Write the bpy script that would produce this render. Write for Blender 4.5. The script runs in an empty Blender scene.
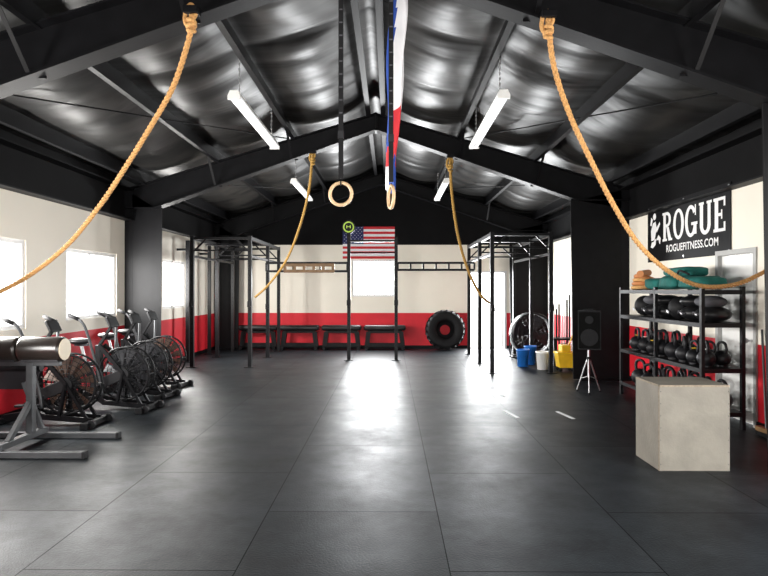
import bpy, bmesh, math, random
from mathutils import Vector, Matrix, noise
random.seed(7)
C = bpy.context
scene = C.scene
V = Vector
pi = math.pi

# ------------------------------------------------------------------ materials
MATS = {}
def mat(name, col, rough=0.5, metal=0.0, var=0.12, scale=6.0, bump=0.0, bscale=40.0, spec=0.5, emit=0.0):
    if name in MATS: return MATS[name]
    m = bpy.data.materials.new(name); m.use_nodes = True
    nt = m.node_tree; b = nt.nodes['Principled BSDF']
    tc = nt.nodes.new('ShaderNodeTexCoord')
    n = nt.nodes.new('ShaderNodeTexNoise'); n.inputs['Scale'].default_value = scale; n.inputs['Detail'].default_value = 5
    nt.links.new(tc.outputs['Object'], n.inputs['Vector'])
    r = nt.nodes.new('ShaderNodeValToRGB')
    r.color_ramp.elements[0].position = 0.3; r.color_ramp.elements[1].position = 0.7
    r.color_ramp.elements[0].color = [c*(1-var) for c in col]+[1]
    r.color_ramp.elements[1].color = [min(1, c*(1+var)) for c in col]+[1]
    nt.links.new(n.outputs['Fac'], r.inputs['Fac'])
    nt.links.new(r.outputs['Color'], b.inputs['Base Color'])
    b.inputs['Roughness'].default_value = rough
    b.inputs['Metallic'].default_value = metal
    b.inputs['Specular IOR Level'].default_value = spec
    if bump > 0:
        n2 = nt.nodes.new('ShaderNodeTexNoise'); n2.inputs['Scale'].default_value = bscale; n2.inputs['Detail'].default_value = 4
        nt.links.new(tc.outputs['Object'], n2.inputs['Vector'])
        bp = nt.nodes.new('ShaderNodeBump'); bp.inputs['Strength'].default_value = bump; bp.inputs['Distance'].default_value = 0.02
        nt.links.new(n2.outputs['Fac'], bp.inputs['Height']); nt.links.new(bp.outputs['Normal'], b.inputs['Normal'])
    if emit > 0:
        b.inputs['Emission Color'].default_value = list(col)+[1]
        b.inputs['Emission Strength'].default_value = emit
    MATS[name] = m
    return m

white_wall = mat('painted_wall_white', (0.88,0.83,0.725), 0.6, var=0.02, scale=2, bump=0.05, spec=0.3)
red_wall = mat('painted_wall_red', (0.66,0.016,0.03), 0.5, var=0.08, scale=3, bump=0.05, spec=0.3)
black_wall = mat('painted_wall_black', (0.004,0.004,0.0045), 0.7, var=0.2, bump=0.05, spec=0.1)
steel_black = mat('black_painted_steel', (0.0042,0.0042,0.005), 0.5, var=0.25, bump=0.04, spec=0.12)
rig_black = mat('rig_powdercoat', (0.006,0.006,0.007), 0.45, var=0.2, spec=0.18)
rubber = mat('black_rubber', (0.007,0.007,0.008), 0.6, var=0.2, bump=0.1, spec=0.2)
vinyl = mat('black_vinyl', (0.008,0.008,0.009), 0.4, var=0.2, spec=0.35)
roller_v = mat('worn_roller_vinyl', (0.020,0.015,0.013), 0.28, var=0.3, spec=0.6)
chrome = mat('bare_steel', (0.45,0.45,0.46), 0.35, 1.0, var=0.08)
darkmetal = mat('dark_metal', (0.025,0.025,0.028), 0.45, 0.4, var=0.2, spec=0.3)
greysteel = mat('grey_steel_tube', (0.055,0.058,0.062), 0.45, 0.5, var=0.2)
whitep = mat('white_enamel', (0.85,0.85,0.83), 0.4, var=0.03)
tube_m = mat('fluorescent_tube', (0.95,0.97,1.0), 0.3, var=0.01, emit=0.8)
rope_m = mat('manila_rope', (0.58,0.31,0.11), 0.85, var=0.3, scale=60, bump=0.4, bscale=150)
rope_far = mat('manila_rope_dark', (0.38,0.22,0.05), 0.85, var=0.3, scale=60, bump=0.4, bscale=150)  # darker, yellower rope colour for the far pair
wood_ring = mat('birch_wood', (0.66,0.46,0.27), 0.45, var=0.12, scale=25)
wood_board = mat('varnished_board', (0.16,0.085,0.03), 0.5, var=0.25, scale=15)
cream = mat('cream_plastic', (0.60,0.52,0.38), 0.45, var=0.05)
redp = mat('red_plastic', (0.6,0.02,0.02), 0.4)
bluep = mat('blue_plastic', (0.02,0.16,0.55), 0.4)
yellowp = mat('yellow_plastic', (0.85,0.55,0.02), 0.4)
teal = mat('teal_canvas', (0.0,0.10,0.085), 0.8, var=0.25, scale=10, bump=0.5, bscale=18)
flag_red = mat('flag_red', (0.55,0.02,0.03), 0.8, var=0.06)
flag_white = mat('flag_white', (0.80,0.80,0.83), 0.8, var=0.04)
flag_blue = mat('flag_blue', (0.015,0.06,0.32), 0.8, var=0.08)
canton_blue = mat('flag_navy', (0.012,0.02,0.10), 0.8, var=0.08)
banner_b = mat('banner_vinyl_black', (0.006,0.006,0.007), 0.55, var=0.2, spec=0.15)
banner_w = mat('banner_print_white', (0.85,0.85,0.85), 0.6, var=0.02)
strap_m = mat('nylon_strap', (0.010,0.010,0.011), 0.7, var=0.2, spec=0.2)
green_m = mat('lime_print', (0.42,0.62,0.08), 0.6, var=0.1)
brownfan = mat('dusty_fan_blade', (0.10,0.055,0.038), 0.55, 0.1, var=0.2)
greyfan = mat('grey_fan_blade', (0.04,0.04,0.045), 0.5, 0.2, var=0.2)
ply = mat('weathered_plywood', (0.150,0.138,0.115), 0.6, var=0.16, scale=4, bump=0.15, bscale=30, spec=0.3)
hole_m = mat('shadow_recess', (0.004,0.004,0.004), 0.9, spec=0.1)
frame_w = mat('window_frame_white', (0.8,0.8,0.8), 0.45, var=0.03)
doorframe = mat('door_frame_grey', (0.42,0.42,0.41), 0.5, var=0.05)  # grey put on the frame as shadow between door and wall
tan_p = mat('orange_tan_foam', (0.5,0.19,0.06), 0.7)
greyc = mat('grey_canvas', (0.07,0.07,0.08), 0.8, var=0.3)
tape_m = mat('floor_tape', (0.8,0.82,0.83), 0.6)

def liner_material():
    m = bpy.data.materials.new('black_vinyl_insulation'); m.use_nodes=True
    nt=m.node_tree; b=nt.nodes['Principled BSDF']; L=nt.links
    tc=nt.nodes.new('ShaderNodeTexCoord')
    mp=nt.nodes.new('ShaderNodeMapping'); mp.inputs['Scale'].default_value=(0.6,2.0,1)
    L.new(tc.outputs['Object'],mp.inputs['Vector'])
    n=nt.nodes.new('ShaderNodeTexNoise'); n.inputs['Scale'].default_value=1.0; n.inputs['Detail'].default_value=2.5; n.inputs['Distortion'].default_value=0.3
    L.new(mp.outputs['Vector'],n.inputs['Vector'])
    bp=nt.nodes.new('ShaderNodeBump'); bp.inputs['Strength'].default_value=0.35; bp.inputs['Distance'].default_value=0.10
    L.new(n.outputs['Fac'],bp.inputs['Height']); L.new(bp.outputs['Normal'],b.inputs['Normal'])
    r=nt.nodes.new('ShaderNodeValToRGB')
    r.color_ramp.elements[0].position=0.35; r.color_ramp.elements[0].color=(0.008,0.008,0.008,1)
    r.color_ramp.elements[1].position=0.7; r.color_ramp.elements[1].color=(0.022,0.021,0.020,1)
    L.new(n.outputs['Fac'],r.inputs['Fac']); L.new(r.outputs['Color'],b.inputs['Base Color'])
    b.inputs['Roughness'].default_value=0.40; b.inputs['Specular IOR Level'].default_value=0.17
    return m
liner = liner_material()

def floor_material():
    m = bpy.data.materials.new('rubber_mat_floor'); m.use_nodes=True
    nt=m.node_tree; b=nt.nodes['Principled BSDF']; L=nt.links
    tc=nt.nodes.new('ShaderNodeTexCoord')
    mp=nt.nodes.new('ShaderNodeMapping'); mp.vector_type='POINT'
    mp.inputs['Rotation'].default_value=(0,0,pi/2)
    mp.inputs['Location'].default_value=(-0.24,0.88,0)
    L.new(tc.outputs['Object'],mp.inputs['Vector'])
    br=nt.nodes.new('ShaderNodeTexBrick'); br.offset=0.5
    br.inputs['Scale'].default_value=1; br.inputs['Brick Width'].default_value=1.83; br.inputs['Row Height'].default_value=1.22
    br.inputs['Mortar Size'].default_value=0.004; br.inputs['Mortar Smooth'].default_value=0.2
    br.inputs['Color1'].default_value=(0.0058,0.0076,0.0094,1); br.inputs['Color2'].default_value=(0.0115,0.0140,0.0165,1)
    br.inputs['Mortar'].default_value=(0.0015,0.0015,0.0015,1)
    L.new(mp.outputs['Vector'],br.inputs['Vector'])
    n=nt.nodes.new('ShaderNodeTexNoise'); n.inputs['Scale'].default_value=1.3; n.inputs['Detail'].default_value=9; n.inputs['Roughness'].default_value=0.72
    L.new(tc.outputs['Object'],n.inputs['Vector'])
    r=nt.nodes.new('ShaderNodeValToRGB')
    r.color_ramp.elements[0].position=0.3; r.color_ramp.elements[0].color=(0.45,0.45,0.45,1)
    r.color_ramp.elements[1].position=0.72; r.color_ramp.elements[1].color=(2.0,2.0,2.0,1)
    L.new(n.outputs['Fac'],r.inputs['Fac'])
    mx=nt.nodes.new('ShaderNodeMix'); mx.data_type='RGBA'; mx.blend_type='MULTIPLY'; mx.inputs['Factor'].default_value=1
    L.new(br.outputs['Color'],mx.inputs['A']); L.new(r.outputs['Color'],mx.inputs['B'])
    n2=nt.nodes.new('ShaderNodeTexNoise'); n2.inputs['Scale'].default_value=70; n2.inputs['Detail'].default_value=3
    L.new(tc.outputs['Object'],n2.inputs['Vector'])
    L.new(mx.outputs['Result'],b.inputs['Base Color'])
    mr=nt.nodes.new('ShaderNodeMapRange'); mr.inputs['From Min'].default_value=0.3; mr.inputs['From Max'].default_value=0.7
    mr.inputs['To Min'].default_value=0.52; mr.inputs['To Max'].default_value=0.38
    L.new(n.outputs['Fac'],mr.inputs['Value']); L.new(mr.outputs['Result'],b.inputs['Roughness'])
    sp=nt.nodes.new('ShaderNodeMath'); sp.operation='MULTIPLY_ADD'; sp.inputs[1].default_value=-0.10; sp.inputs[2].default_value=0.12
    L.new(br.outputs['Fac'],sp.inputs[0]); L.new(sp.outputs[0],b.inputs['Specular IOR Level'])
    bp=nt.nodes.new('ShaderNodeBump'); bp.inputs['Strength'].default_value=0.35; bp.inputs['Distance'].default_value=0.006
    L.new(n2.outputs['Fac'],bp.inputs['Height']); L.new(bp.outputs['Normal'],b.inputs['Normal'])
    return m
floor_m = floor_material()

# ------------------------------------------------------------------ mesh builder
class MB:
    def __init__(s): s.v=[]; s.f=[]; s.fm=[]; s.sm=[]; s.mats=[]
    def mi(s,m):
        if m not in s.mats: s.mats.append(m)
        return s.mats.index(m)
    def add(s,vs,fs,m,smooth=False):
        o=len(s.v); s.v+= [V(v) for v in vs]; k=s.mi(m)
        for f in fs: s.f.append([i+o for i in f]); s.fm.append(k); s.sm.append(smooth)
    def bm(s,b,m,M=None,smooth=False):
        b.verts.index_update()
        vs=[(M@v.co if M else v.co.copy()) for v in b.verts]
        s.add(vs,[[v.index for v in f.verts] for f in b.faces],m,smooth); b.free()
    def box(s,c,size,m,rot=None,bev=0.0,smooth=False):
        b=bmesh.new(); bmesh.ops.create_cube(b,size=1)
        for v in b.verts: v.co=V((v.co.x*size[0],v.co.y*size[1],v.co.z*size[2]))
        if bev>0: bmesh.ops.bevel(b,geom=b.edges[:],offset=bev,segments=2 if bev<0.03 else 4,profile=0.5,affect='EDGES')
        M=Matrix.Translation(V(c))
        if rot is not None: M=M@(rot.to_4x4() if hasattr(rot,'to_4x4') else rot)
        s.bm(b,m,M,smooth)
    def mm(s,lo,hi,m,bev=0):
        lo=V(lo);hi=V(hi); s.box((lo+hi)/2,hi-lo,m,bev=bev)
    def beam(s,p0,p1,w,h,m,bev=0.0):
        p0=V(p0);p1=V(p1);d=p1-p0;L=d.length;d.normalize()
        up=V((0,0,1)) if abs(d.z)<0.95 else V((0,1,0))
        y=up.cross(d).normalized(); z=d.cross(y)
        R=Matrix((d,y,z)).transposed()
        s.box((p0+p1)/2,(L,w,h),m,rot=R,bev=bev)
    def cyl(s,p0,p1,r,m,r2=None,seg=14,smooth=True,caps=True):
        p0=V(p0);p1=V(p1);r2=r if r2 is None else r2
        d=(p1-p0).normalized(); a=d.orthogonal().normalized(); b=d.cross(a)
        vs=[];n=seg
        for p,rr in((p0,r),(p1,r2)):
            for i in range(n):
                t=2*pi*i/n; vs.append(p+(a*math.cos(t)+b*math.sin(t))*rr)
        s.add(vs,[[i,(i+1)%n,n+(i+1)%n,n+i] for i in range(n)],m,smooth)
        if caps: 
            s.add(vs[:n],[list(range(n))[::-1]],m); s.add(vs[n:],[list(range(n))],m)
    def tube(s,pts,r,m,seg=8,closed=False,smooth=True):
        pts=[V(p) for p in pts];N=len(pts);vs=[]
        prev=None
        for i,p in enumerate(pts):
            if closed: t=(pts[(i+1)%N]-pts[i-1])
            else: t=pts[min(i+1,N-1)]-pts[max(i-1,0)]
            t.normalize()
            if prev is None: a=t.orthogonal().normalized()
            else:
                a=prev-t*prev.dot(t)
                a=a.normalized() if a.length>1e-6 else t.orthogonal().normalized()
            prev=a;b=t.cross(a)
            rr=r[i] if isinstance(r,(list,tuple)) else r
            for k in range(seg):
                q=2*pi*k/seg; vs.append(p+(a*math.cos(q)+b*math.sin(q))*rr)
        fs=[]
        for i in range(N if closed else N-1):
            j=(i+1)%N
            for k in range(seg):
                fs.append([i*seg+k,i*seg+(k+1)%seg,j*seg+(k+1)%seg,j*seg+k])
        if not closed: fs+=[list(range(seg))[::-1],[(N-1)*seg+k for k in range(seg)]]
        s.add(vs,fs,m,smooth)
    def torus(s,c,axis,R,r,m,n=36,seg=8,arc=None):
        axis=V(axis).normalized();a=axis.orthogonal().normalized();b=axis.cross(a);c=V(c)
        s.tube([c+(a*math.cos(2*pi*i/n)+b*math.sin(2*pi*i/n))*R for i in range(n)],r,m,seg,closed=True)
    def sph(s,c,sc,m,u=18,w=12,M=None):
        b=bmesh.new(); bmesh.ops.create_uvsphere(b,u_segments=u,v_segments=w,radius=1)
        if not hasattr(sc,'__len__'): sc=(sc,)*3
        for v in b.verts: v.co=V((v.co.x*sc[0],v.co.y*sc[1],v.co.z*sc[2]))
        T=Matrix.Translation(V(c))
        if M is not None: T=T@M.to_4x4()
        s.bm(b,m,T,True)
    def lathe(s,c,prof,m,seg=24,axis='z',smooth=True,closed=False):
        vs=[];c=V(c)
        for (r,h) in prof:
            for k in range(seg):
                t=2*pi*k/seg
                p=V((r*math.cos(t),r*math.sin(t),h))
                if axis=='y': p=V((p.x,p.z,p.y))
                if axis=='x': p=V((p.z,p.x,p.y))
                vs.append(c+p)
        P=len(prof);fs=[]
        for i in range(P if closed else P-1):
            j=(i+1)%P
            for k in range(seg): fs.append([i*seg+k,i*seg+(k+1)%seg,j*seg+(k+1)%seg,j*seg+k])
        s.add(vs,fs,m,smooth)
    def prism(s,poly,axis,a0,a1,m):
        def P(q,a):
            if axis=='y': return V((q[0],a,q[1]))
            if axis=='x': return V((a,q[0],q[1]))
            return V((q[0],q[1],a))
        n=len(poly); vs=[P(q,a0) for q in poly]+[P(q,a1) for q in poly]
        fs=[list(range(n))[::-1],[n+i for i in range(n)]]+[[i,(i+1)%n,n+(i+1)%n,n+i] for i in range(n)]
        s.add(vs,fs,m)
    def finish(s,name,loc=(0,0,0),rotz=0.0,recenter=None):
        me=bpy.data.meshes.new(name)
        off=V(recenter) if recenter is not None else V((0,0,0))
        me.from_pydata([tuple(v-off) for v in s.v],[],s.f)
        for m in s.mats: me.materials.append(m)
        me.polygons.foreach_set('material_index',s.fm)
        me.polygons.foreach_set('use_smooth',s.sm)
        me.update()
        b=bmesh.new(); b.from_mesh(me); bmesh.ops.recalc_face_normals(b,faces=b.faces); b.to_mesh(me); b.free()
        o=bpy.data.objects.new(name,me); scene.collection.objects.link(o)
        o.location=V(loc)+off if recenter is not None else V(loc)
        o.rotation_euler=(0,0,rotz)
        return o

def catmull(P,n=12):
    P=[V(p) for p in P]; out=[]
    Q=[P[0]*2-P[1]]+P+[P[-1]*2-P[-2]]
    for i in range(1,len(Q)-2):
        p0,p1,p2,p3=Q[i-1:i+3]
        for k in range(n):
            t=k/n
            out.append(0.5*((2*p1)+(p2-p0)*t+(2*p0-5*p1+4*p2-p3)*t*t+(3*p1-p0-3*p2+p3)*t**3))
    out.append(P[-1]); return out
def resample(pts,step):
    out=[pts[0]];acc=0
    for a,b in zip(pts,pts[1:]):
        L=(b-a).length; 
        if L<1e-9: continue
        t=step-acc
        while t<=L: out.append(a+(b-a)*(t/L)); t+=step
        acc=L-(t-step)
    return out

# ------------------------------------------------------------------ dimensions
XL,XR,YF,YB=-4.75,4.25,-4.0,16.5
RX=-0.25; HW=4.5
RED,WH=0.97,2.84
def roofz(x): return 4.95-0.3*abs(x-RX)
EAVE=roofz(XL)

b=MB(); b.mm((XL-0.2,YF-0.2,-0.12),(XR+0.2,YB+0.2,0),floor_m); b.finish('floor')
g=MB(); g.mm((-40,-40,-0.3),(40,60,-0.14),mat('outdoor_concrete',(0.5,0.49,0.46),0.8,var=0.1)); g.finish('ground')

def wall(name,axis,a0,a1,t0,t1,holes,zmax,mats3=True):
    B=MB()
    cuts=sorted(set([a0,a1]+[h[0] for h in holes]+[h[1] for h in holes]))
    zc=sorted(set([0,RED,WH,zmax]+[h[2] for h in holes]+[h[3] for h in holes]))
    for i in range(len(cuts)-1):
        for j in range(len(zc)-1):
            am=(cuts[i]+cuts[i+1])/2; zm=(zc[j]+zc[j+1])/2
            if any(h[0]<am<h[1] and h[2]<zm<h[3] for h in holes): continue
            m=red_wall if zm<RED else (white_wall if zm<WH else black_wall)
            if axis=='y': B.mm((t0,cuts[i],zc[j]),(t1,cuts[i+1],zc[j+1]),m)
            else: B.mm((cuts[i],t0,zc[j]),(cuts[i+1],t1,zc[j+1]),m)
    return B
LW=[(2.4,4.0,1.1,2.25),(6.15,7.78,1.1,2.25),(8.75,10.38,1.15,2.22),(12.5,13.9,1.2,2.25)]
wall('wall_left','y',YF,YB,XL-0.15,XL,LW,EAVE).finish('wall_left')
RD=(6.98,7.85,0,2.1)
RG=(0.3,4.3,0,2.8)     # unseen side opening beside the camera, added to brighten the left wall
wall('wall_right','y',YF,YB,XR,XR+0.15,[RD,RG],EAVE).finish('wall_right')
BW=(-1.05,0.14,1.42,2.44); BD=(2.12,3.2,0,2.12)
B=wall('wall_back','x',XL-0.15,XR+0.15,YB,YB+0.15,[BW,BD],EAVE)
B.prism([(XL-0.15,EAVE),(XR+0.15,EAVE),(RX,4.95)],'y',YB,YB+0.15,black_wall); B.finish('wall_back')
GD=(-3.3,2.8,0,3.1)
B=wall('wall_front','x',XL-0.15,XR+0.15,YF-0.15,YF,[GD],EAVE)
B.prism([(XL-0.15,EAVE),(XR+0.15,EAVE),(RX,4.95)],'y',YF-0.15,YF,black_wall); B.finish('wall_front')

def window_y(name,h,x0,x1):
    B=MB(); y0,y1,z0,z1=h; t=0.05
    for yy in(y0,y1-t): B.mm((x0,yy,z0),(x1,yy+t,z1),frame_w)
    for zz in(z0,z1-t): B.mm((x0,y0+t,zz),(x1,y1-t,zz+t),frame_w)
    ym=(y0+y1)/2; xm=(x0+x1)/2
    B.mm((xm-0.015,ym-0.015,z0+t),(xm+0.015,ym+0.015,z1-t),frame_w)
    B.finish(name)
for i,h in enumerate(LW): window_y('window_%d'%(i+1),h,XL-0.13,XL-0.02)
B=MB(); x0,x1,z0,z1=BW; t=0.05
for xx in(x0,x1-t): B.mm((xx,YB+0.02,z0),(xx+t,YB+0.13,z1),frame_w)
for zz in(z0,z1-t): B.mm((x0+t,YB+0.02,zz),(x1-t,YB+0.13,zz+t),frame_w)
B.finish('window_5')
B=MB(); x0,x1,z0,z1=BD
for xx in(x0,x1-0.05): B.mm((xx,YB+0.0,0),(xx+0.05,YB+0.16,z1),frame_w)
B.mm((x0+0.05,YB,z1-0.05),(x1-0.05,YB+0.16,z1),frame_w)
B.mm((x1-0.1,YB+0.17,0.02),(x1-0.05,YB+1.1,z1-0.06),whitep)
B.cyl((x1-0.16,YB+1.0,1.0),(x1-0.1,YB+1.0,1.0),0.03,chrome)
B.finish('door_1')
B=MB(); y0,y1,z0,z1=RD
for yy in(y0,y1-0.06): B.mm((XR-0.02,yy,0),(XR+0.13,yy+0.06,z1),doorframe)
B.mm((XR-0.02,y0+0.06,z1-0.06),(XR+0.13,y1-0.06,z1),doorframe)
B.mm((XR+0.03,y0+0.07,0.01),(XR+0.08,y1-0.07,z1-0.07),whitep,bev=0.004)
B.cyl((XR+0.03,y0+0.16,1.0),(XR-0.03,y0+0.16,1.0),0.012,chrome); B.sph((XR-0.04,y0+0.16,1.0),0.03,chrome)
B.finish('door_2')
B=MB(); B.cyl((GD[0],YF+0.3,3.3),(GD[1],YF+0.3,3.3),0.2,darkmetal,seg=24)
for xx in(GD[0]-0.04,GD[1]-0.04): B.mm((xx,YF+0.01,0),(xx+0.08,YF+0.09,3.3),darkmetal)
B.finish('door_3')
B=MB(); B.cyl((XR-0.40,RG[0],3.05),(XR-0.40,RG[1],3.05),0.18,darkmetal,seg=24)  # unseen roll-up door, added along with the side opening
for yy in(RG[0]-0.04,RG[1]-0.04): B.mm((XR-0.09,yy,0),(XR-0.01,yy+0.08,2.8),darkmetal); B.mm((XR-0.42,yy,3.02),(XR-0.19,yy+0.08,3.08),darkmetal)
B.finish('added_side_door')
B=MB(); B.mm((XL,YF,0),(XL+0.02,YB,0.08),steel_black); B.finish('baseboard_left')
B=MB()
for a,c in((YF,RG[0]),(RG[1],RD[0]),(RD[1],YB)): B.mm((XR-0.02,a,0),(XR,c,0.08),steel_black)
B.finish('baseboard_right')
B=MB(); B.mm((XL,YB-0.02,0),(BD[0],YB,0.08),steel_black); B.mm((BD[1],YB-0.02,0),(XR,YB,0.08),steel_black); B.finish('baseboard_back')

# ------------------------------------------------------------------ roof liner
PS=[0.16,1.5,2.85,4.15]
def sagged(sx):
    s=abs(sx-RX); st=[0]+PS+[4.6]
    for a,c in zip(st,st[1:]):
        if a<=s<=c: 
            u=(s-a)/(c-a); w=(c-a)
            return 0.13*math.sin(pi*u)*min(1,w/1.2)
    return 0
B=MB(); nx=120; ny=260; vs=[]
x0,x1=XL-0.15,XR+0.15
for j in range(ny+1):
    y=YF-0.15+(YB-YF+0.3)*j/ny
    for i in range(nx+1):
        x=x0+(x1-x0)*i/nx
        sg=sagged(x)
        w=noise.noise(V((x*0.45,y*1.5,1.3)))*0.06+noise.noise(V((x*1.6,y*3.0,4.3)))*0.008
        yb=abs(math.sin(pi*(y+0.3)/1.83))**0.3
        vs.append((x,y,roofz(x)-sg*(0.10+1.0*yb)-abs(w)*(sg/0.13+0.1)))
fs=[[j*(nx+1)+i,j*(nx+1)+i+1,(j+1)*(nx+1)+i+1,(j+1)*(nx+1)+i] for j in range(ny) for i in range(nx)]
B.add(vs,fs,liner,True)
B.finish('ceiling')
B=MB()
for sg in(-1,1):
    xe=RX+sg*4.75; B.prism([(RX,5.0),(xe,5.0-0.3*4.75),(xe,5.1-0.3*4.75),(RX,5.1)],'y',YF-0.3,YB+0.3,darkmetal)
B.finish('roof')
B=MB()
for sg in(-1,1):
    for s in PS:
        x=RX+sg*s; z=4.95-0.3*s
        B.mm((x-0.012,YF,z-0.21),(x+0.012,YB,z-0.005),steel_black)
        xa,xb=(x,x+0.07) if sg<0 else (x-0.07,x)
        B.mm((xa,YF,z-0.225),(xb,YB,z-0.205),steel_black)
B.finish('roof_purlins')
for nm,xa,xb in(('wall_girt_left',XL,XL+0.18),('wall_girt_right',XR-0.18,XR)):
    B=MB()
    B.mm((xa,YF,2.84),(xb,YB,2.86),steel_black)
    B.mm((xa,YF,3.38),(xb,YB,3.40),steel_black)
    B.finish(nm)

# ------------------------------------------------------------------ rigid frames
def frame(y,base=True):
    B=MB(); fw=0.11
    def top(s): return 4.735-0.3*s
    def bot(s): return 4.45-0.353*s
    for sg in(-1,1):
        cw=0.53 if sg<0 else 0.90
        ox=XL+0.03 if sg<0 else XR-0.03
        ix=ox-sg*cw
        s_in=abs(ix-RX); s_o=abs(ox-RX)
        zi=bot(s_in)
        B.prism([(RX,top(0)),(ox,top(s_o)),(ox,top(s_o)-0.35),(ix,zi),(RX,bot(0))],'y',y-0.008,y+0.008,steel_black)
        B.beam((RX,y,top(0)-0.01),(ox,y,top(s_o)-0.01),2*fw,0.02,steel_black)
        B.beam((RX,y,bot(0)),(ix,y,zi),2*fw,0.022,steel_black)
        ixb=ox-sg*cw*(0.95)
        B.prism([(ox,top(s_o)),(ix,zi),(ixb,0.02),(ox,0.02)],'y',y-0.008,y+0.008,steel_black)
        B.beam((ixb,y,0.02),(ix,y,zi+0.02),2*fw,0.022,steel_black)
        B.beam((ox,y,0.02),(ox,y,top(s_o)),2*fw,0.022,steel_black)
        B.mm((min(ox,ixb)-0.0,y-0.14,0),(max(ox,ixb)+0.0,y+0.14,0.025),steel_black)
        B.beam((ix,y,zi),(ox,y,zi+0.0),2*fw,0.02,steel_black)
        for s in(1.5,2.85):
            B.beam((RX+sg*s,y,bot(s)),(RX+sg*s,y,top(s)),2*fw-0.02,0.012,steel_black)
            for yy in(-1,1):
                B.beam((RX+sg*s,y+yy*0.1,bot(s)+0.02),(RX+sg*s,y+yy*0.55,top(s)+0.03),0.04,0.006,steel_black)
    for xx in(-0.012,0.012):
        B.mm((RX+xx-0.01,y-fw-0.0,4.42),(RX+xx+0.01,y+fw,4.74),steel_black)
    return B.finish('steel_portal_frame',recenter=(RX,y,0))
for y in(-0.3,5.2,10.7,16.2): frame(y)
B=MB()
for (a,c) in (((-4.4,10.8,3.55),(-1.75,16.1,4.3)),((3.9,10.8,3.55),(1.25,16.1,4.3)),((3.9,5.3,3.5),(1.3,10.6,4.28)),((-4.4,5.3,3.5),(-1.8,10.6,4.28))):
    B.cyl(a,c,0.01,steel_black,seg=6)
B.finish('roof_bracing_rods')

# ------------------------------------------------------------------ fluorescent fixtures
def fixture(x,y0,y1,z):
    B=MB()
    L=y1-y0
    B.prism([(-0.045,0.06),(0.045,0.06),(0.072,0.0),(-0.072,0.0)],'y',0,L,whitep)
    for xx in(-0.036,0.036): B.cyl((xx,0.03,-0.018),(xx,L-0.03,-0.018),0.018,tube_m,seg=10)
    for yy in(0,L-0.03): B.mm((-0.072,yy,-0.04),(0.072,yy+0.03,0.0),whitep)
    top=roofz(x)-0.16-z
    for yy in(0.25,L-0.25):
        n=int((top-0.07)/0.03)
        B.cyl((0,yy,0.06),(0,yy,top),0.004,chrome,seg=5)
        for k in range(n):
            ax=(1,0,0) if k%2 else (0,1,0)
            B.torus((0,yy,0.085+k*0.03),ax,0.012,0.003,chrome,n=8,seg=4)
    o=B.finish('fluorescent_ceiling_light',loc=(x,y0,z))
for x,a,c in((-1.75,6.7,9.1),(1.27,6.7,9.1),(-1.93,12.0,14.4),(1.13,12.0,14.4)): fixture(x,a,c,3.78)

# ------------------------------------------------------------------ ropes
def rope(name,pts,R,m,knot_at):
    B=MB(); P=resample(catmull(pts,14),0.016)
    N=len(P); pitch=0.14
    fr=[];prev=None
    for i in range(N):
        t=(P[min(i+1,N-1)]-P[max(i-1,0)]).normalized()
        a=t.orthogonal().normalized() if prev is None else (prev-t*prev.dot(t)).normalized()
        prev=a; fr.append((a,t.cross(a)))
    for k in range(3):
        line=[]
        for i in range(N):
            q=2*pi*(k/3)+2*pi*i*0.016/pitch; a,bb=fr[i]
            line.append(P[i]+(a*math.cos(q)+bb*math.sin(q))*R*0.5)
        B.tube(line,R*0.56,m,seg=6)
    k=V(knot_at)
    B.torus(k+V((0,0,-0.0)),(0.3,0.2,1),R*1.2,R*0.8,m,n=20)
    B.torus(k+V((0,0,-R*1.6)),(-0.3,0.1,1),R*1.25,R*0.8,m,n=20)
    B.torus(k+V((0,0,-R*3.2)),(0.2,-0.4,1),R*1.1,R*0.75,m,n=20)
    loop=[k+V((0,0,-R*3)),k+V((-R*2.2,0,0.0)),k+V((-R*1.8,0,R*4)),k+V((0,0,R*6)),k+V((R*1.6,0,R*3)),k]
    B.tube(catmull(loop,8),R*0.75,m,seg=8)
    top=V(pts[0]); B.mm(top+V((-0.06,-0.05,0.0)),top+V((0.06,0.05,0.06)),steel_black,bev=0.005)
    return B.finish(name,recenter=top)
rope('climbing_rope',[(-1.675,5.05,3.93),(-1.68,5.05,3.82),(-1.75,5.12,3.66),(-1.91,5.25,3.38),(-2.16,5.4,3.085),(-2.46,5.6,2.785),(-2.85,5.85,2.42),(-3.33,6.1,2.03),(-3.85,6.2,1.69),(-4.3,6.1,1.47),(-4.72,6.0,1.40)],0.024,rope_m,(-1.68,5.05,3.87))
rope('climbing_rope',[(1.33,5.05,3.88),(1.335,5.05,3.80),(1.40,5.12,3.49),(1.57,5.25,3.13),(1.80,5.4,2.77),(2.08,5.6,2.39),(2.40,5.8,2.035),(2.78,6.0,1.78),(3.2,6.2,1.64),(3.68,6.4,1.664),(4.12,6.58,1.82),(4.23,6.63,1.90)],0.024,rope_m,(1.33,5.05,3.80))
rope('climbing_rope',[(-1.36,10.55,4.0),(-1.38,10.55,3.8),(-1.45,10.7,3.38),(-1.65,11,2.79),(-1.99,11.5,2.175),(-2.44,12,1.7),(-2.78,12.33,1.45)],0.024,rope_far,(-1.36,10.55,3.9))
rope('climbing_rope',[(1.06,10.55,3.92),(1.06,10.55,3.75),(1.10,10.65,3.29),(1.22,10.8,2.59),(1.44,11.1,1.97),(1.7,11.35,1.52),(1.9,11.5,1.35)],0.026,rope_far,(1.06,10.55,3.78))

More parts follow.
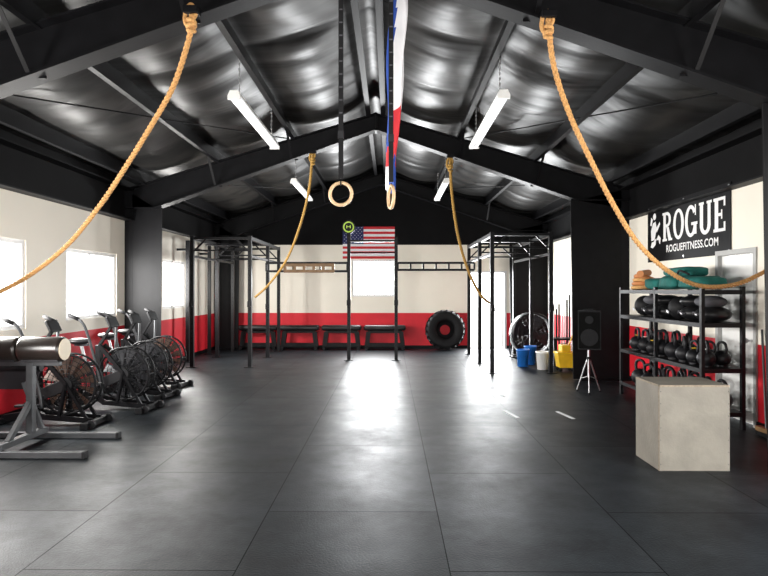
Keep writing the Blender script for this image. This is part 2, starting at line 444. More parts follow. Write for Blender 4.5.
# ------------------------------------------------------------------ gymnastics rings
def ring(x,y,z,axis,ztop):
    B=MB(); B.torus((0,0,0),axis,0.103,0.016,wood_ring,n=40,seg=12)
    B.box((0,0,(ztop-z+0.1)/2+0.045),(0.045,0.006,ztop-z-0.09),strap_m)
    B.box((0,0.012,(ztop-z+0.1)/2+0.045),(0.045,0.006,ztop-z-0.09),strap_m)
    B.box((0,0.006,0.55),(0.055,0.03,0.07),darkmetal,bev=0.004)
    k=0.75
    while k<ztop-z-0.1: B.box((0,-0.005,k),(0.03,0.003,0.012),greyc); k+=0.12
    B.torus((0,0,0.103),(1,0,0),0.022,0.006,strap_m,n=16,seg=6)
    B.finish('gymnastics_ring',loc=(x,y,z))
ring(-0.455,5.55,2.49,(0.15,1,0),4.70)
ring(0.01,5.6,2.47,(1,0.25,0),4.70)

# hanging folded flag
B=MB()
nz=60; nu=60
vs=[]
for j in range(nz+1):
    t=j/nz; z=4.66-t*1.93
    for i in range(nu+1):
        u=i/nu
        y=5.95+u*0.55
        amp=0.085-0.030*t+0.012*math.sin(t*5)
        x=0.09-0.085*t+amp*math.sin(u*14+0.5+0.8*math.sin(t*3.2))+0.012*math.sin(t*11+u*3)
        vs.append((x,y,z-0.12*abs(math.sin(u*7))*t))
B2={0:[],1:[],2:[]}
for j in range(nz):
    for i in range(nu):
        u=i/nu; t=j/nz
        ph=(u*14+0.5+0.8*math.sin(t*3.2))%(2*pi)
        left = math.sin(ph)<-0.15
        k= 0 if left else 1
        if 0.60<t<0.88: k= 2 if not left else (0 if t<0.78 else 2)
        if t>=0.88: k=0 if not left else 1
        B2[k].append([j*(nu+1)+i,j*(nu+1)+i+1,(j+1)*(nu+1)+i+1,(j+1)*(nu+1)+i])
for k,m in((0,flag_blue),(1,flag_white),(2,flag_red)): B.add(vs,B2[k],m,True)
B.cyl((0.09,5.9,4.67),(0.09,6.6,4.67),0.012,wood_board)
for yy in(5.95,6.5): B.cyl((0.09,yy,4.67),(-0.1,yy,4.75),0.004,strap_m,seg=5)
o=B.finish('hanging_flag',recenter=(0.07,6.4,4.6))

# US flag on rear wall
B=MB(); fx0,fx1,fz0,fz1=-1.30,0.13,2.46,3.34; fy=YB-0.012
sh=(fz1-fz0)/13
for i in range(13):
    B.mm((fx0,fy-0.008,fz0+i*sh),(fx1,fy,fz0+(i+1)*sh),flag_red if i%2==0 else flag_white)
cx1=fx0+0.4*(fx1-fx0); cz0=fz1-7*sh
B.mm((fx0,fy-0.012,cz0),(cx1,fy-0.008,fz1),canton_blue)
for r in range(9):
    for c in range(6 if r%2==0 else 5):
        cx=fx0+(cx1-fx0)*((c+(0.5 if r%2==0 else 1.0))/6); cz=cz0+(fz1-cz0)*((r+0.6)/9.2)
        pv=[]
        for k in range(10):
            rr=0.015 if k%2==0 else 0.006; a=pi/2+k*pi/5
            pv.append((cx+rr*math.cos(a),fy-0.0135,cz+rr*math.sin(a)))
        B.add(pv,[list(range(10))],flag_white)
B.finish('american_flag',recenter=((fx0+fx1)/2,fy,2.9))

# ------------------------------------------------------------------ rigs
PZ=2.72
def post(B,x,y,h=PZ,w=0.075):
    B.mm((x-w/2,y-w/2,0.01),(x+w/2,y+w/2,h),rig_black)
    B.box((x,y,0.006),(0.2,0.2,0.012),rig_black)
    z=0.5
    while z<h-0.1:
        B.cyl((x,y-w/2-0.001,z),(x,y-w/2-0.0025,z),0.012,hole_m,seg=8,smooth=False); z+=0.1
def jcup(B,x,y,z):
    B.mm((x-0.045,y-0.05,z-0.05),(x+0.045,y-0.038,z+0.07),rig_black)
    B.mm((x-0.03,y-0.12,z-0.05),(x+0.03,y-0.05,z-0.035),rig_black)
    B.mm((x-0.03,y-0.12,z-0.05),(x+0.03,y-0.108,z+0.03),rig_black)
def cell(name,xs,ys,pull,extra=()):
    B=MB()
    for x in xs:
        for y in ys: post(B,x,y)
        B.beam((x,ys[0],PZ-0.05),(x,ys[-1],PZ-0.05),0.07,0.07,rig_black)
        B.beam((x,ys[0],2.3),(x,ys[-1],2.3),0.05,0.05,rig_black)
    for y in ys:
        B.beam((xs[0],y,PZ-0.05),(xs[1],y,PZ-0.05),0.05,0.05,rig_black)
        B.cyl((xs[0],y,2.42),(xs[1],y,2.42),0.017,rig_black)
        for x,sg in((xs[0],1),(xs[1],-1)):
            B.beam((x,y,PZ-0.35),(x+sg*0.28,y,PZ-0.07),0.03,0.03,rig_black)
    for z in pull: 
        B.cyl((xs[0],(ys[0]+ys[1])/2,z),(xs[1],(ys[0]+ys[1])/2,z),0.016,rig_black)
    for (x,y,z) in extra: jcup(B,x,y,z)
    return B
B=cell('L',(-4.1,-2.9),(12.4,14.2,15.6),(2.6,2.28),((-2.9,12.4,1.3),(-4.1,12.4,1.3),(-2.9,14.2,1.2)))
B.finish('pull_up_rig',recenter=(-3.5,14,0))
B=cell('R',(1.97,3.1),(11.6,13.2,15.0),(2.6,2.28),((1.97,11.6,1.25),(3.1,11.6,1.25)))
B.finish('pull_up_rig',recenter=(2.5,13.3,0))
B=MB()
for x in(-0.94,0.14): post(B,x,13.7,2.80)
B.cyl((-0.94,13.7,2.45),(0.14,13.7,2.45),0.017,rig_black)
B.beam((-0.94,13.7,2.72),(0.14,13.7,2.72),0.05,0.05,rig_black)
jcup(B,-0.94,13.7,1.3); jcup(B,0.14,13.7,1.3)
def truss(B,x0,x1,y,z0,z1,m,n):
    B.beam((x0,y,z0),(x1,y,z0),0.05,0.05,m); B.beam((x0,y,z1),(x1,y,z1),0.05,0.05,m)
    for i in range(n+1):
        x=x0+(x1-x0)*i/n; B.beam((x,y,z0),(x,y,z1),0.04,0.04,m)
truss(B,-2.84,-0.98,13.75,2.03,2.22,rig_black,3)
B.box((-1.85,13.70,2.17),(1.15,0.03,0.07),wood_board); B.box((-1.85,13.70,2.03),(1.15,0.03,0.07),wood_board)
for i in range(6): B.box((-2.4+i*0.22,13.70,2.10),(0.07,0.028,0.16),wood_board)
truss(B,0.18,1.93,13.75,2.06,2.22,rig_black,6)
B.mm((-0.98,13.64,2.8),(-0.90,13.76,3.2),strap_m)
B.cyl((-0.94,13.63,3.03),(-0.94,13.60,3.03),0.155,rubber,seg=28)
B.cyl((-0.94,13.60,3.03),(-0.94,13.597,3.03),0.125,green_m,seg=28)
B.cyl((-0.94,13.597,3.03),(-0.94,13.594,3.03),0.095,rubber,seg=28)
B.mm((-0.99,13.588,3.0),(-0.97,13.592,3.07),green_m); B.mm((-0.91,13.588,3.0),(-0.89,13.592,3.07),green_m); B.mm((-0.97,13.588,3.03),(-0.91,13.592,3.045),green_m)
B.finish('squat_rack',recenter=(-0.4,13.7,0))
B=MB(); post(B,-4.5,13.3,2.7); post(B,-4.5,14.9,2.7); B.cyl((-4.5,13.3,2.55),(-4.5,14.9,2.55),0.017,rig_black)
for y in (13.3,14.9): B.beam((-4.74,y,2.5),(-4.5,y,2.5),0.05,0.05,rig_black)
B.finish('wall_mounted_rack',recenter=(-4.5,14,0))

# ------------------------------------------------------------------ flat benches
def bench(x0,x1,y):
    B=MB(); L=x1-x0
    B.box((L/2,0,0.58),(L,0.32,0.14),vinyl,bev=0.05,smooth=True)
    B.beam((0.1,0,0.48),(L-0.1,0,0.48),0.08,0.08,rig_black)
    for xx,dx in((0.12,-0.05),(L-0.12,0.05)):
        B.beam((xx,0,0.47),(xx+dx,0,0.04),0.12,0.10,rig_black)
        B.beam((xx+dx,-0.2,0.04),(xx+dx,0.2,0.04),0.08,0.08,rig_black)
        B.beam((xx,-0.12,0.50),(xx,0.12,0.50),0.05,0.02,rig_black)
    B.beam((0.1,0,0.12),(L-0.1,0,0.12),0.06,0.10,rig_black)
    B.finish('weight_bench',loc=(x0,y,0))
for a,c in((-4.08,-3.05),(-2.97,-1.92),(-1.84,-0.78),(-0.70,0.42)): bench(a,c,16.22)

# tractor tyre
B=MB(); R=0.55
prof=[(0.26,-0.13),(0.30,-0.17),(0.45,-0.185),(0.51,-0.16),(0.53,-0.10),(0.535,0),(0.53,0.10),(0.51,0.16),(0.45,0.185),(0.30,0.17),(0.26,0.13),(0.27,0.08),(0.42,0.09),(0.48,0.0),(0.42,-0.09),(0.27,-0.08)]
B.lathe((0,0,0),prof,rubber,seg=48,axis='y',closed=True)
for k in range(22):
    a=2*pi*k/22
    for sg in(-1,1):
        aa=a+(0.14 if sg>0 else 0)
        M=Matrix.Rotation(-aa,4,'Y')
        b2=bmesh.new(); bmesh.ops.create_cube(b2,size=1)
        T=M@Matrix.Translation(V((0.535,sg*0.08,0)))@Matrix.Rotation(sg*0.6,4,'X')@Matrix.Diagonal(V((0.045,0.17,0.04,1)))
        B.bm(b2,rubber,T)
B.lathe((0,0,0),[(0.14,0.05),(0.27,0.10)],rubber,seg=32,axis='y')
tyre=B.finish('tractor_tire',loc=(1.48,16.12,0.53)); tyre.rotation_euler=(math.radians(-6),0,0); tyre.scale=(0.95,0.95,0.95)

# drum fan
B=MB(); r=0.50
B.lathe((0,0,0),[(r,-0.16),(r+0.014,-0.14),(r+0.014,0.14),(r,0.16),(r-0.02,0.14),(r-0.02,-0.14)],rig_black,seg=40,axis='y',closed=True)
for yy in(-0.15,0.15):
    for rr in(0.1,0.2,0.3,0.4,0.49): B.torus((0,yy,0),(0,1,0),rr,0.007,rig_black,n=36,seg=4)
    for k in range(12):
        a=2*pi*k/12; B.cyl((0.05*math.cos(a),yy,0.05*math.sin(a)),(0.49*math.cos(a),yy,0.49*math.sin(a)),0.006,rig_black,seg=4)
B.cyl((0,-0.12,0),(0,0.14,0),0.10,darkmetal,seg=20)
for k in range(4):
    M=Matrix.Rotation(k*pi/2+0.3,3,'Y')
    pts=[M@V(p) for p in((0.05,-0.03,-0.05),(0.42,-0.06,-0.20),(0.45,0.05,0.17),(0.05,0.03,0.05))]
    B.add(pts,[[0,1,2,3]],darkmetal)
B.tube(catmull([(-0.54,0,0.0),(-0.54,0,-0.42),(-0.50,-0.25,-0.53),(0.50,-0.25,-0.53),(0.54,0,-0.42),(0.54,0,0)],6),0.018,darkmetal)
B.tube([(-0.48,0.25,-0.53),(0.48,0.25,-0.53)],0.018,darkmetal)
for xx in(-0.48,0.48): B.tube([(xx,-0.25,-0.53),(xx,0.25,-0.53)],0.018,darkmetal)
B.finish('drum_fan',loc=(3.38,14.35,0.55),rotz=0.15)

def bucket(name,x,y,r,h,m,handle=True):
    B=MB()
    B.lathe((0,0,0),[(0.001,0.0),(r*0.82,0.0),(r,h),(r*1.05,h),(r*1.05,h-0.03),(r*1.0,h-0.03)],m)
    B.lathe((0,0,0),[(r*0.97,h),(r*0.8,0.02),(0.001,0.02)],m)
    if handle: B.tube([(r*1.03*math.cos(a),0.0-0.02*math.sin(a),h-0.02-r*0.9*math.sin(a)*0.6) for a in [pi*k/12 for k in range(13)]],0.004,darkmetal,seg=5)
    B.finish(name,loc=(x,y,0))
bucket('blue_bucket',2.78,12.6,0.13,0.36,bluep)
bucket('blue_bucket',3.02,12.95,0.13,0.40,bluep)
bucket('white_bucket',3.09,12.15,0.14,0.36,whitep)
B=MB()
B.prism([(-0.14,0.08),(0.14,0.08),(0.18,0.36),(-0.18,0.36)],'y',-0.15,0.15,yellowp)
B.mm((-0.19,-0.17,0.34),(0.19,0.17,0.38),yellowp,bev=0.01)
B.mm((-0.10,-0.13,0.38),(0.08,0.13,0.52),yellowp,bev=0.02)
B.cyl((0.06,0,0.48),(0.18,0,0.78),0.012,yellowp)
for xx in(-0.12,0.12):
    for yy in(-0.11,0.11): B.cyl((xx,yy-0.015,0.035),(xx,yy+0.015,0.035),0.035,rubber); B.mm((xx-0.02,yy-0.02,0.04),(xx+0.02,yy+0.02,0.09),darkmetal)
B.finish('mop_bucket',loc=(3.46,11.9,0))

B=MB()
B.mm((-0.3,-0.2,0),(0.3,0.2,0.06),rig_black,bev=0.01); B.mm((-0.3,-0.2,0.55),(0.3,0.2,0.59),rig_black)
for xx in(-0.28,0.28):
    for yy in(-0.18,0.18): B.mm((xx-0.02,yy-0.02,0.05),(xx+0.02,yy+0.02,0.58),rig_black)
for i in range(5):
    for j in range(2):
        x=-0.22+i*0.11; y=-0.1+j*0.2
        m=chrome if (i+j)%2 else wood_ring
        if m is chrome:
            B.cyl((x,y,0.06),(x,y,0.45),0.025,chrome); B.cyl((x,y,0.45),(x,y,0.48),0.035,chrome); B.cyl((x,y,0.48),(x,y,1.5),0.014,chrome)
        else: B.cyl((x,y,0.06),(x,y,1.2+0.1*i),0.02,rubber)
B.finish('barbell_holder',loc=(3.72,12.75,0))

# ------------------------------------------------------------------ PA speaker on tripod
B=MB()
B.prism([(-0.17,-0.15),(0.17,-0.15),(0.13,0.15),(-0.13,0.15)],'z',0.68,1.28,rubber)
B.mm((-0.155,-0.162,0.70),(0.155,-0.15,1.26),hole_m,bev=0.004)
B.cyl((0,-0.163,0.87),(0,-0.168,0.87),0.13,rubber,seg=28); B.cyl((0,-0.163,1.14),(0,-0.17,1.14),0.06,rubber,seg=20)
B.mm((-0.07,-0.02,1.28),(0.07,0.02,1.305),rubber)
B.cyl((0,0,0.25),(0,0,0.70),0.018,chrome); B.cyl((0,0,0.5),(0,0,0.56),0.028,rubber)
for k in range(3):
    a=2*pi*k/3+0.5; dx,dy=math.cos(a),math.sin(a)
    B.cyl((0.02*dx,0.02*dy,0.52),(0.2*dx,0.2*dy,0.015),0.011,chrome,seg=8)
    B.cyl((0.02*dx,0.02*dy,0.25),(0.13*dx,0.13*dy,0.21),0.008,chrome,seg=8)
    B.sph((0.2*dx,0.2*dy,0.016),0.016,rubber,u=8,w=6)
B.finish('speaker_on_tripod',loc=(3.10,9.4,0),rotz=-0.25)

# ------------------------------------------------------------------ storage shelf
SX0,SX1,SY0,SY1=3.57,4.03,6.9,9.3
B=MB()
for x in(SX0,SX1):
    for y in(SY0,(SY0+SY1)/2,SY1):
        B.mm((x-0.02,y-0.025,0),(x+0.02,y+0.025,1.64),rig_black)
SZ=[0.2,0.7,1.22,1.6]
for z in SZ:
    B.mm((SX0,SY0,z-0.012),(SX1,SY1,z),rig_black)
    for x in(SX0-0.005,SX1+0.005): B.mm((x-0.015,SY0-0.02,z-0.05),(x+0.015,SY1+0.02,z),rig_black)
    for y in(SY0,SY1): B.mm((SX0,y-0.015,z-0.05),(SX1,y+0.015,z),rig_black)
B.finish('storage_shelf',recenter=((SX0+SX1)/2,(SY0+SY1)/2,0))

def kettlebell(B,x,y,z,s,m=rubber,rot=0.0):
    r=0.095*s
    B.sph((x,y,z+r*0.95),(r,r,r*0.95),m,u=14,w=10)
    B.cyl((x,y,z),(x,y,z+0.02*s),r*0.6,m)
    c,sn=math.cos(rot),math.sin(rot)
    pts=[]
    for (u,h) in((-0.62,1.5),(-0.78,2.1),(-0.62,2.65),(-0.2,2.85),(0.2,2.85),(0.62,2.65),(0.78,2.1),(0.62,1.5)):
        pts.append((x+u*r*c,y+u*r*sn,z+h*r))
    B.tube(catmull(pts,4),0.016*s,m,seg=8)
iron=mat('cast_iron',(0.010,0.010,0.012),0.45,0.2,var=0.2,spec=0.3)
for z,sizes in((0.7,(1.0,1.3)),(0.2,(1.1,1.4))):
    B=MB(); y=SY0+0.16
    while y<SY1-0.14:
        s=random.uniform(*sizes)
        kettlebell(B,SX0+0.13,y,z+0.001,s,iron,rot=pi/2+random.uniform(-.4,.4))
        kettlebell(B,SX0+0.34,y+0.05,z+0.001,s*0.95,iron,rot=pi/2+random.uniform(-.4,.4))
        if random.random()<0.4: B.torus((SX0+0.13,y,z+0.19*s),(0,0,1),0.03,0.004,random.choice([yellowp,redp,whitep]),n=10,seg=4)
        y+=0.245*s
    B.finish('kettlebell_row',recenter=(SX0+0.2,SY0+0.3,z))
B=MB(); y=SY0+0.2
k=0
while y<SY1-0.15:
    if k%3<2:
        B.sph((SX0+0.23,y,1.22+0.095),(0.20,0.19,0.095),vinyl); B.sph((SX0+0.22,y+0.03,1.22+0.24),(0.18,0.16,0.075),vinyl if k%2 else greyc)
        B.tube([(SX0+0.04,y-0.08,1.31),(SX0+0.0,y,1.34),(SX0+0.04,y+0.08,1.31)],0.01,greyc,seg=6)
    else:
        B.sph((SX0+0.2,y,1.22+0.15),0.15,rubber); 
    B.box((SX0+0.035,y+0.01,1.32),(0.01,0.06,0.03),flag_white,rot=Matrix.Rotation(0.3,3,'X'))
    y+=0.36; k+=1
B.finish('sandbag_pile',recenter=(SX0+0.2,SY0+0.2,1.22))
def pillow(B,c,sz,m,rz=0,sd=0):
    b2=bmesh.new(); bmesh.ops.create_uvsphere(b2,u_segments=28,v_segments=18,radius=1)
    for v in b2.verts:
        p=v.co.copy()
        q=V([math.copysign(abs(t)**0.55,t) for t in p])
        q*=1+0.10*noise.noise(p*2.3+V((sd,sd,0)))
        v.co=V((q.x*sz[0],q.y*sz[1],q.z*sz[2]))
    B.bm(b2,m,Matrix.Translation(V(c))@Matrix.Rotation(rz,4,'Z'),True)
B=MB()
pillow(B,(3.80,7.35,1.69),(0.20,0.26,0.08),teal,0.1,1)
pillow(B,(3.80,7.90,1.70),(0.21,0.30,0.09),teal,-0.1,2)
pillow(B,(3.80,8.40,1.685),(0.20,0.20,0.08),teal,0.1,3)
pillow(B,(3.80,7.75,1.83),(0.17,0.34,0.065),teal,0.05,4)
B.tube(catmull([(3.62,7.3,1.79),(3.58,7.45,1.84),(3.62,7.6,1.79)],6),0.014,strap_m)
B.finish('canvas_duffel_pile',recenter=(3.8,7.7,1.6))
B=MB()
for k in range(4):
    B.torus((3.78,8.93,1.635+k*0.045),(0.1*k,0.05,1),0.17-0.012*k,0.028,tan_p if k%2 else rope_m,n=28,seg=8)
B.cyl((3.62,8.72,1.83),(3.9,9.1,1.86),0.05,tan_p,seg=16)
B.finish('coiled_rope',recenter=(3.8,8.95,1.6))

# plyo box
B=MB(); bx0,bx1,by0,by1,bz=2.38,3.0,5.33,5.84,0.76
B.mm((bx0,by0,0.0),(bx1,by1,bz),ply,bev=0.004)
for i in range(7):
    zz=0.06+i*0.107
    for xx in(bx0+0.012,bx1-0.012): B.cyl((xx,by0-0.0005,zz),(xx,by0-0.0015,zz),0.004,darkmetal,seg=8)
edge=mat('plywood_edge',(0.17,0.135,0.095),0.7,var=0.3,scale=60)
B.mm((bx0,by0-0.001,bz-0.018),(bx1,by0,bz),edge)
B.mm((bx0-0.001,by0,bz-0.018),(bx0,by1,bz),edge)
B.mm((bx0-0.001,by0,0.0),(bx0,by0+0.018,bz),edge)
B.finish('plyo_box',recenter=((bx0+bx1)/2,(by0+by1)/2,0))

# ------------------------------------------------------------------ wall banner
BY0,BY1,BZ0,BZ1=7.5,9.9,2.05,2.95
B=MB(); xb=XR-0.014
B.mm((xb,BY0,BZ0),(XR-0.004,BY1,BZ1),banner_b)
for yy in(BY0+0.04,(BY0+BY1)/2,BY1-0.04):
    for zz in(BZ0+0.04,BZ1-0.04): B.cyl((xb,yy,zz),(xb-0.004,yy,zz),0.018,chrome,seg=12)
cnt=[0]
def lift():
    cnt[0]+=1; return xb-0.003-0.00006*cnt[0]
def blob(pts,m=banner_w):
    xx=lift(); B.add([(xx,BY1-0.10-p[0],BZ0+0.22+p[1]) for p in pts],[list(range(len(pts)))],m)
blob([(0.02,0.02),(0.10,0.0),(0.20,0.05),(0.22,0.15),(0.16,0.13),(0.12,0.10),(0.06,0.10)])
blob([(0.04,0.12),(0.16,0.13),(0.24,0.30),(0.20,0.42),(0.10,0.40),(0.03,0.28)])
blob([(0.20,0.30),(0.34,0.40),(0.36,0.36),(0.24,0.24)])
blob([(0.22,0.12),(0.30,0.20),(0.38,0.14),(0.36,0.05),(0.33,0.06),(0.30,0.12)])
blob([(0.0,0.38),(0.05,0.36),(0.10,0.46),(0.04,0.50)])
blob([(0.16+0.055*math.cos(2*pi*k/14),0.50+0.055*math.sin(2*pi*k/14)) for k in range(14)])
def poly(ps):
    xx=lift(); B.add([(xx,BY1-u,BZ0+v) for u,v in ps],[list(range(len(ps)))],banner_w)
def rect(u0,v0,u1,v1): poly(((u0,v0),(u1,v0),(u1,v1),(u0,v1)))
def arcband(cu,cv,ru,rv,wu,wv,a0,a1,n=24):
    xx=lift(); ps=[];fs=[]
    for k in range(n+1):
        t=a0+(a1-a0)*k/n
        ps.append((xx,BY1-(cu+ru*math.cos(t)),BZ0+cv+rv*math.sin(t)))
        ps.append((xx,BY1-(cu+(ru-wu)*math.cos(t)),BZ0+cv+(rv-wv)*math.sin(t)))
    for k in range(n): fs.append([2*k,2*k+2,2*k+3,2*k+1])
    B.add(ps,fs,banner_w)
h0,h1=0.30,0.74; H=h1-h0; U=0.54; st=0.085
u=U; rect(u,h0,u+0.15,h0+0.035); rect(u,h1-0.035,u+0.15,h1); rect(u+0.03,h0,u+0.03+st,h1)
arcband(u+0.15,h1-0.115,0.13,0.115,0.075,0.045,-pi/2,pi/2); rect(u+0.1,h1-0.045,u+0.16,h1); rect(u+0.1,h1-0.23,u+0.16,h1-0.185)
poly([(u+0.13,h0+0.21),(u+0.21,h0+0.21),(u+0.30,h0),(u+0.20,h0)]); rect(u+0.2,h0,u+0.32,h0+0.035)
u+=0.36
arcband(u+0.155,(h0+h1)/2,0.165,H/2+0.005,0.08,0.05,0,2*pi,36)
u+=0.36
arcband(u+0.155,(h0+h1)/2,0.165,H/2+0.005,0.08,0.05,0.6,2*pi-0.25,34)
rect(u+0.17,(h0+h1)/2-0.06,u+0.34,(h0+h1)/2-0.02); rect(u+0.235,h0+0.03,u+0.315,(h0+h1)/2-0.04); rect(u+0.27,h1-0.15,u+0.30,h1)
u+=0.38
rect(u,h1-0.035,u+0.13,h1); rect(u+0.2,h1-0.035,u+0.33,h1)
rect(u+0.025,h0+0.12,u+0.025+st,h1); rect(u+0.225,h0+0.12,u+0.225+0.075,h1)
arcband(u+0.163,h0+0.13,0.138,0.135,0.08,0.055,pi,2*pi)
u+=0.37
rect(u,h0,u+0.28,h0+0.04); rect(u,h1-0.04,u+0.28,h1); rect(u+0.03,h0,u+0.03+st,h1); rect(u+0.1,(h0+h1)/2-0.02,u+0.2,(h0+h1)/2+0.02)
rect(u+0.24,h0,u+0.28,h0+0.12); rect(u+0.24,h1-0.12,u+0.28,h1); rect(u+0.18,(h0+h1)/2-0.06,u+0.21,(h0+h1)/2+0.06)
ban=B.finish('wall_banner',recenter=(XR,(BY0+BY1)/2,BZ0))
tcu=bpy.data.curves.new('banner_web_address','FONT'); tcu.body='ROGUEFITNESS.COM'; tcu.size=0.15; tcu.offset=0.003; tcu.align_x='CENTER'; tcu.space_character=1.05
to=bpy.data.objects.new('web_address',tcu); scene.collection.objects.link(to); tcu.materials.append(banner_w)
to.parent=ban; to.location=(-0.020,-0.2,0.13); to.rotation_euler=(pi/2,0,-pi/2)

# ------------------------------------------------------------------ air bikes
def airbike(fx,fy,rz,fanm,seed=0):
    B=MB(); F=V((0.38,0,0.49)); r=0.345
    fr=steel_black
    for xx,w in((-0.44,0.26),(0.70,0.28)):
        B.beam((xx,-w,0.045),(xx,w,0.045),0.07,0.06,fr,bev=0.004)
        for yy in(-w,w): B.box((xx,yy,0.04),(0.085,0.04,0.08),rubber,bev=0.008)
    for yy in(-0.2,0.2): B.cyl((0.75,yy-0.02,0.05),(0.75,yy+0.02,0.05),0.045,rubber)
    B.beam((-0.44,0,0.07),(0.02,0,0.15),0.07,0.08,fr,bev=0.004)
    for yy in(-0.10,0.10):
        B.beam((0.0,yy*0.4,0.15),(0.12,yy,0.11),0.03,0.07,fr); B.beam((0.10,yy,0.11),(0.70,yy,0.07),0.03,0.06,fr)
        B.beam((0.30,yy,0.11),(0.38,yy,0.50),0.03,0.05,fr); B.beam((0.64,yy,0.08),(0.38,yy,0.50),0.025,0.035,fr)
        B.beam((0.38,yy,0.50),(0.02,yy*0.6,0.86),0.03,0.05,fr)
    B.beam((0.0,0,0.15),(-0.02,0,0.86),0.07,0.08,fr,bev=0.004)
    B.beam((-0.02,0,0.22),(-0.22,0,0.62),0.07,0.08,fr,bev=0.004)
    B.cyl((-0.20,0,0.58),(-0.28,0,0.86),0.022,chrome)
    B.beam((-0.36,0,0.86),(-0.18,0,0.86),0.05,0.03,darkmetal)
    b2=bmesh.new(); bmesh.ops.create_uvsphere(b2,u_segments=22,v_segments=12,radius=1)
    for v in b2.verts:
        p=v.co; w=0.13*(1-0.65*max(0,min(1,(p.x+0.6)/1.4))); v.co=V((p.x*0.155,p.y*w,p.z*0.045+0.015*p.x*p.x))
    B.bm(b2,vinyl,Matrix.Translation(V((-0.29,0,0.905))),True)
    B.beam((-0.22,0,0.60),(-0.02,0,0.62),0.04,0.05,fr)
    B.beam((-0.02,0,0.84),(0.16,0,1.12),0.035,0.035,fr)
    B.box((0.17,0,1.17),(0.04,0.22,0.15),rubber,rot=Matrix.Rotation(-0.45,3,'Y'),bev=0.012)
    B.box((0.150,0,1.178),(0.01,0.15,0.09),greyc,rot=Matrix.Rotation(-0.45,3,'Y'))
    for yy in(-0.075,0.075):
        B.torus(F+V((0,yy,0)),(0,1,0),r,0.014,fr,n=44,seg=6)
        for k,rr in enumerate([0.08,0.13,0.18,0.235,0.29]): B.torus(F+V((0,yy*1.12,0)),(0,1,0),rr,0.004,fr,n=28,seg=4)
        for k in range(24):
            a=2*pi*k/24
            B.cyl(F+V((0.05*math.cos(a),yy*1.15,0.05*math.sin(a))),F+V((r*math.cos(a),yy,r*math.sin(a))),0.0035,fr,seg=4)
        B.cyl(F+V((0,yy*1.1,0)),F+V((0,yy*1.35,0)),0.075,rubber,seg=20)
    for k in range(10):
        a=2*pi*k/10
        B.beam(F+V((r*math.cos(a),-0.075,r*math.sin(a))),F+V((r*math.cos(a),0.075,r*math.sin(a))),0.012,0.012,fr)
    for k in range(12):
        a=2*pi*k/12+0.2+seed; dx,dz=math.cos(a),math.sin(a)
        B.cyl(F+V((0.04*dx,0,0.04*dz)),F+V((0.2*dx,0,0.2*dz)),0.007,darkmetal,seg=6)
        p0=F+V((0.10*dx,0,0.10*dz)); p1=F+V((0.315*dx,0,0.315*dz)); t=V((-dz,0,dx))
        y=V((0,0.035,0))
        B.add([p0-y+t*0.02,p0+y-t*0.02,p1+y-t*0.055,p1-y+t*0.055],[[0,1,2,3]],fanm)
    B.torus(F,(0,1,0),0.2,0.006,darkmetal,n=30,seg=5)
    K=V((0.02,0,0.34))
    B.beam(K+V((0,-0.065,0)),F+V((0,-0.105,0)),0.02,0.14,rubber,bev=0.008)
    B.cyl(K+V((0,-0.08,0)),K+V((0,-0.05,0)),0.11,rubber,seg=26)
    for sg in(-1,1):
        e=K+V((sg*0.14,sg*0.11,sg*0.09)); B.beam(K+V((0,sg*0.10,0)),e,0.016,0.03,darkmetal)
        B.cyl(K,K+V((0,sg*0.11,0)),0.014,chrome)
        B.box(e+V((0,sg*0.06,0)),(0.10,0.09,0.025),rubber,bev=0.006)
    for sg in(-1,1):
        y=sg*0.15; sw=sg*0.05
        pts=[(0.12,y,0.22),(0.10,y,0.40),(0.06+sw,y*1.15,0.75),(0.02+sw*1.4,y*1.5,1.05),(-0.02+sw*1.6,y*1.7,1.18),(-0.10+sw*1.6,y*1.75,1.24)]
        B.tube(catmull(pts,6),0.018,greysteel,seg=8)
        B.tube([(-0.06+sw*1.6,y*1.74,1.215),(-0.20+sw*1.6,y*1.78,1.275)],0.024,rubber,seg=10)
        B.cyl((0.12,y-0.05,0.26),(0.12,y+sg*0.10,0.26),0.02,darkmetal)
        B.beam((0.12,y*0.8,0.24),(K.x+0.1,y*0.8,0.36),0.015,0.025,darkmetal)
        B.cyl((0.42,sg*0.10,0.16),(0.42,sg*0.22,0.16),0.018,rubber)
    c,s=math.cos(rz),math.sin(rz)
    B.finish('air_bike',loc=(fx-F.x*c,fy-F.x*s,0),rotz=rz)
airbike(-3.80,7.1,math.radians(-2),brownfan,0.0)
airbike(-3.52,8.0,math.radians(-6),greyfan,0.1)
airbike(-3.62,8.95,math.radians(-10),greyfan,0.2)
airbike(-3.74,9.9,math.radians(-8),brownfan,0.05)

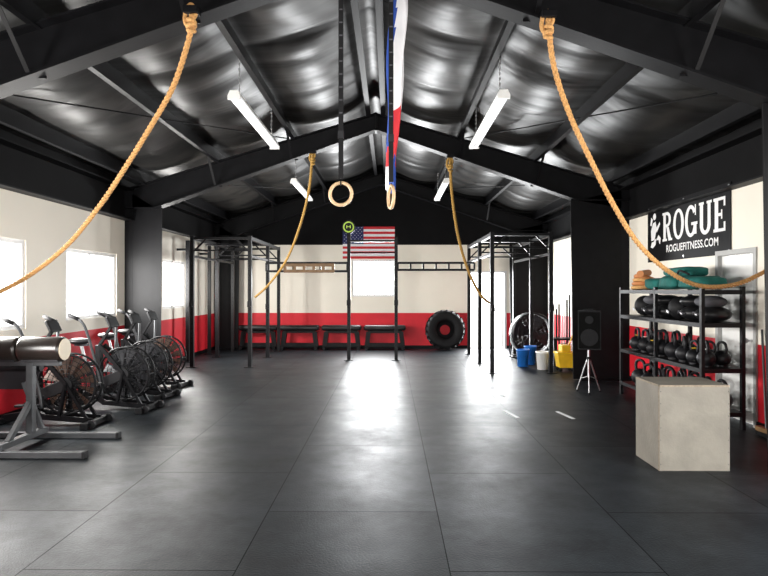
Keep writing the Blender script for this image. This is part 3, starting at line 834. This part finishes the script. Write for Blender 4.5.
# ------------------------------------------------------------------ glute ham bench
B=MB(); gx=-3.73
def T(a,c,w=0.06,h=0.06,m=greysteel): B.beam(a,c,w,h,m,bev=0.004)
T((-4.35,5.68,0.035),(-2.9,5.68,0.035),0.07,0.06); T((-4.25,6.45,0.035),(-2.93,6.45,0.035),0.07,0.06)
T((gx,5.68,0.095),(gx,6.45,0.095),0.07,0.06)
T((gx,6.2,0.11),(gx,6.2,0.86),0.07,0.07)
T((gx,5.82,0.11),(gx,6.2,0.45),0.05,0.05)
T((-4.25,6.2,0.84),(-3.42,6.2,0.84),0.06,0.05)
for x in(-4.35,-2.9): B.box((x,5.68,0.035),(0.03,0.085,0.07),rubber,bev=0.006)
for x in(-4.25,-2.93): B.box((x,6.45,0.035),(0.03,0.085,0.07),rubber,bev=0.006)
for x0,x1 in((-4.28,-3.835),(-3.825,-3.38)):
    L=x1-x0
    prof=[(0.001,0.0),(0.11,0.0),(0.128,0.012),(0.13,0.03),(0.13,L-0.03),(0.128,L-0.012),(0.11,L),(0.001,L)]
    B.lathe((x0,6.2,0.985),prof,roller_v,seg=28,axis='x')
    B.box(((x0+x1)/2,6.2,0.875),(x1-x0-0.06,0.16,0.03),darkmetal)
B.cyl((-3.38,6.2,0.985),(-3.372,6.2,0.985),0.112,cream,seg=26)
T((-4.22,6.2,0.11),(-4.22,6.2,0.84),0.05,0.05)
T((gx,6.40,0.11),(-3.9,6.36,0.62),0.05,0.05)
B.box((-4.0,6.38,0.66),(0.42,0.03,0.24),darkmetal,bev=0.005)
B.cyl((-4.22,6.34,0.78),(-3.7,6.34,0.78),0.045,rubber,seg=16)
B.finish('glute_ham_bench',recenter=(-3.7,6.1,0))

B=MB(); B.cyl((0,0,0.08),(0.14,0.30,1.15),0.013,greysteel,seg=8); B.box((0.0,0,0.075),(0.07,0.30,0.05),wood_board,bev=0.006)
for k in range(14): B.box((0.0,-0.14+k*0.022,0.027),(0.05,0.014,0.05),rubber)
B.finish('push_broom',loc=(4.08,6.55,0.0))

# floor tape marks
B=MB()
for x,y,a in((1.56,7.75,0.6),(2.24,7.7,0.6),(1.7,9.1,0.2),(-0.2,10.6,0.1)):
    B.box((x,y,0.0015),(0.05,0.45 if x>1.5 and y<8 else 0.2,0.003),tape_m,rot=Matrix.Rotation(a*0.3,3,'Z'))
B.finish('floor_tape_marks')

# ------------------------------------------------------------------ lighting
w=bpy.data.worlds.new('World'); scene.world=w; w.use_nodes=True
nt=w.node_tree; bg=nt.nodes['Background']
bg.inputs['Color'].default_value=(0.96,0.98,1.0,1); bg.inputs['Strength'].default_value=6.5

def area(name,loc,rot,sx,sy,power,col=(1,1,1)):
    l=bpy.data.lights.new(name,'AREA'); l.shape='RECTANGLE'; l.size=sx; l.size_y=sy; l.energy=power; l.color=col
    o=bpy.data.objects.new(name,l); scene.collection.objects.link(o); o.location=loc; o.rotation_euler=rot
    return o
HY=pi/2
for i,h in enumerate(LW):
    yc=(h[0]+h[1])/2; zc=(h[2]+h[3])/2
    area('daylight_window_%d'%(i+1),(XL-0.01,yc,zc),(0,-HY,0),h[3]-h[2]-0.1,h[1]-h[0]-0.1,260,(1,0.98,0.94))
area('daylight_window_5',((BW[0]+BW[1])/2,YB-0.01,(BW[2]+BW[3])/2),(-HY,0,0),BW[1]-BW[0]-0.1,BW[3]-BW[2]-0.1,330,(0.97,0.99,1))
area('daylight_door',((BD[0]+BD[1])/2,YB-0.01,1.05),(-HY,0,0),1.0,2.0,300,(0.97,0.99,1))
area('daylight_garage_door',((GD[0]+GD[1])/2,YF-0.05,1.55),(HY,0,0),GD[1]-GD[0],3.0,380,(1,0.97,0.92))
area('added_side_daylight',(XR+0.02,(RG[0]+RG[1])/2,1.4),(0,HY,0),2.7,RG[1]-RG[0]-0.1,340,(1,0.97,0.92))  # lamp in the added side opening, lights left wall and front floor

# ------------------------------------------------------------------ camera
cam=bpy.data.cameras.new('Camera'); cam.sensor_width=36; cam.lens=600/768*36; cam.clip_end=200
co=bpy.data.objects.new('Camera',cam); scene.collection.objects.link(co)
co.location=(0,0,1.6)
co.rotation_euler=(pi/2+math.atan(2/600),0,math.atan(6/600))
scene.camera=co
scene.view_settings.view_transform='Standard'
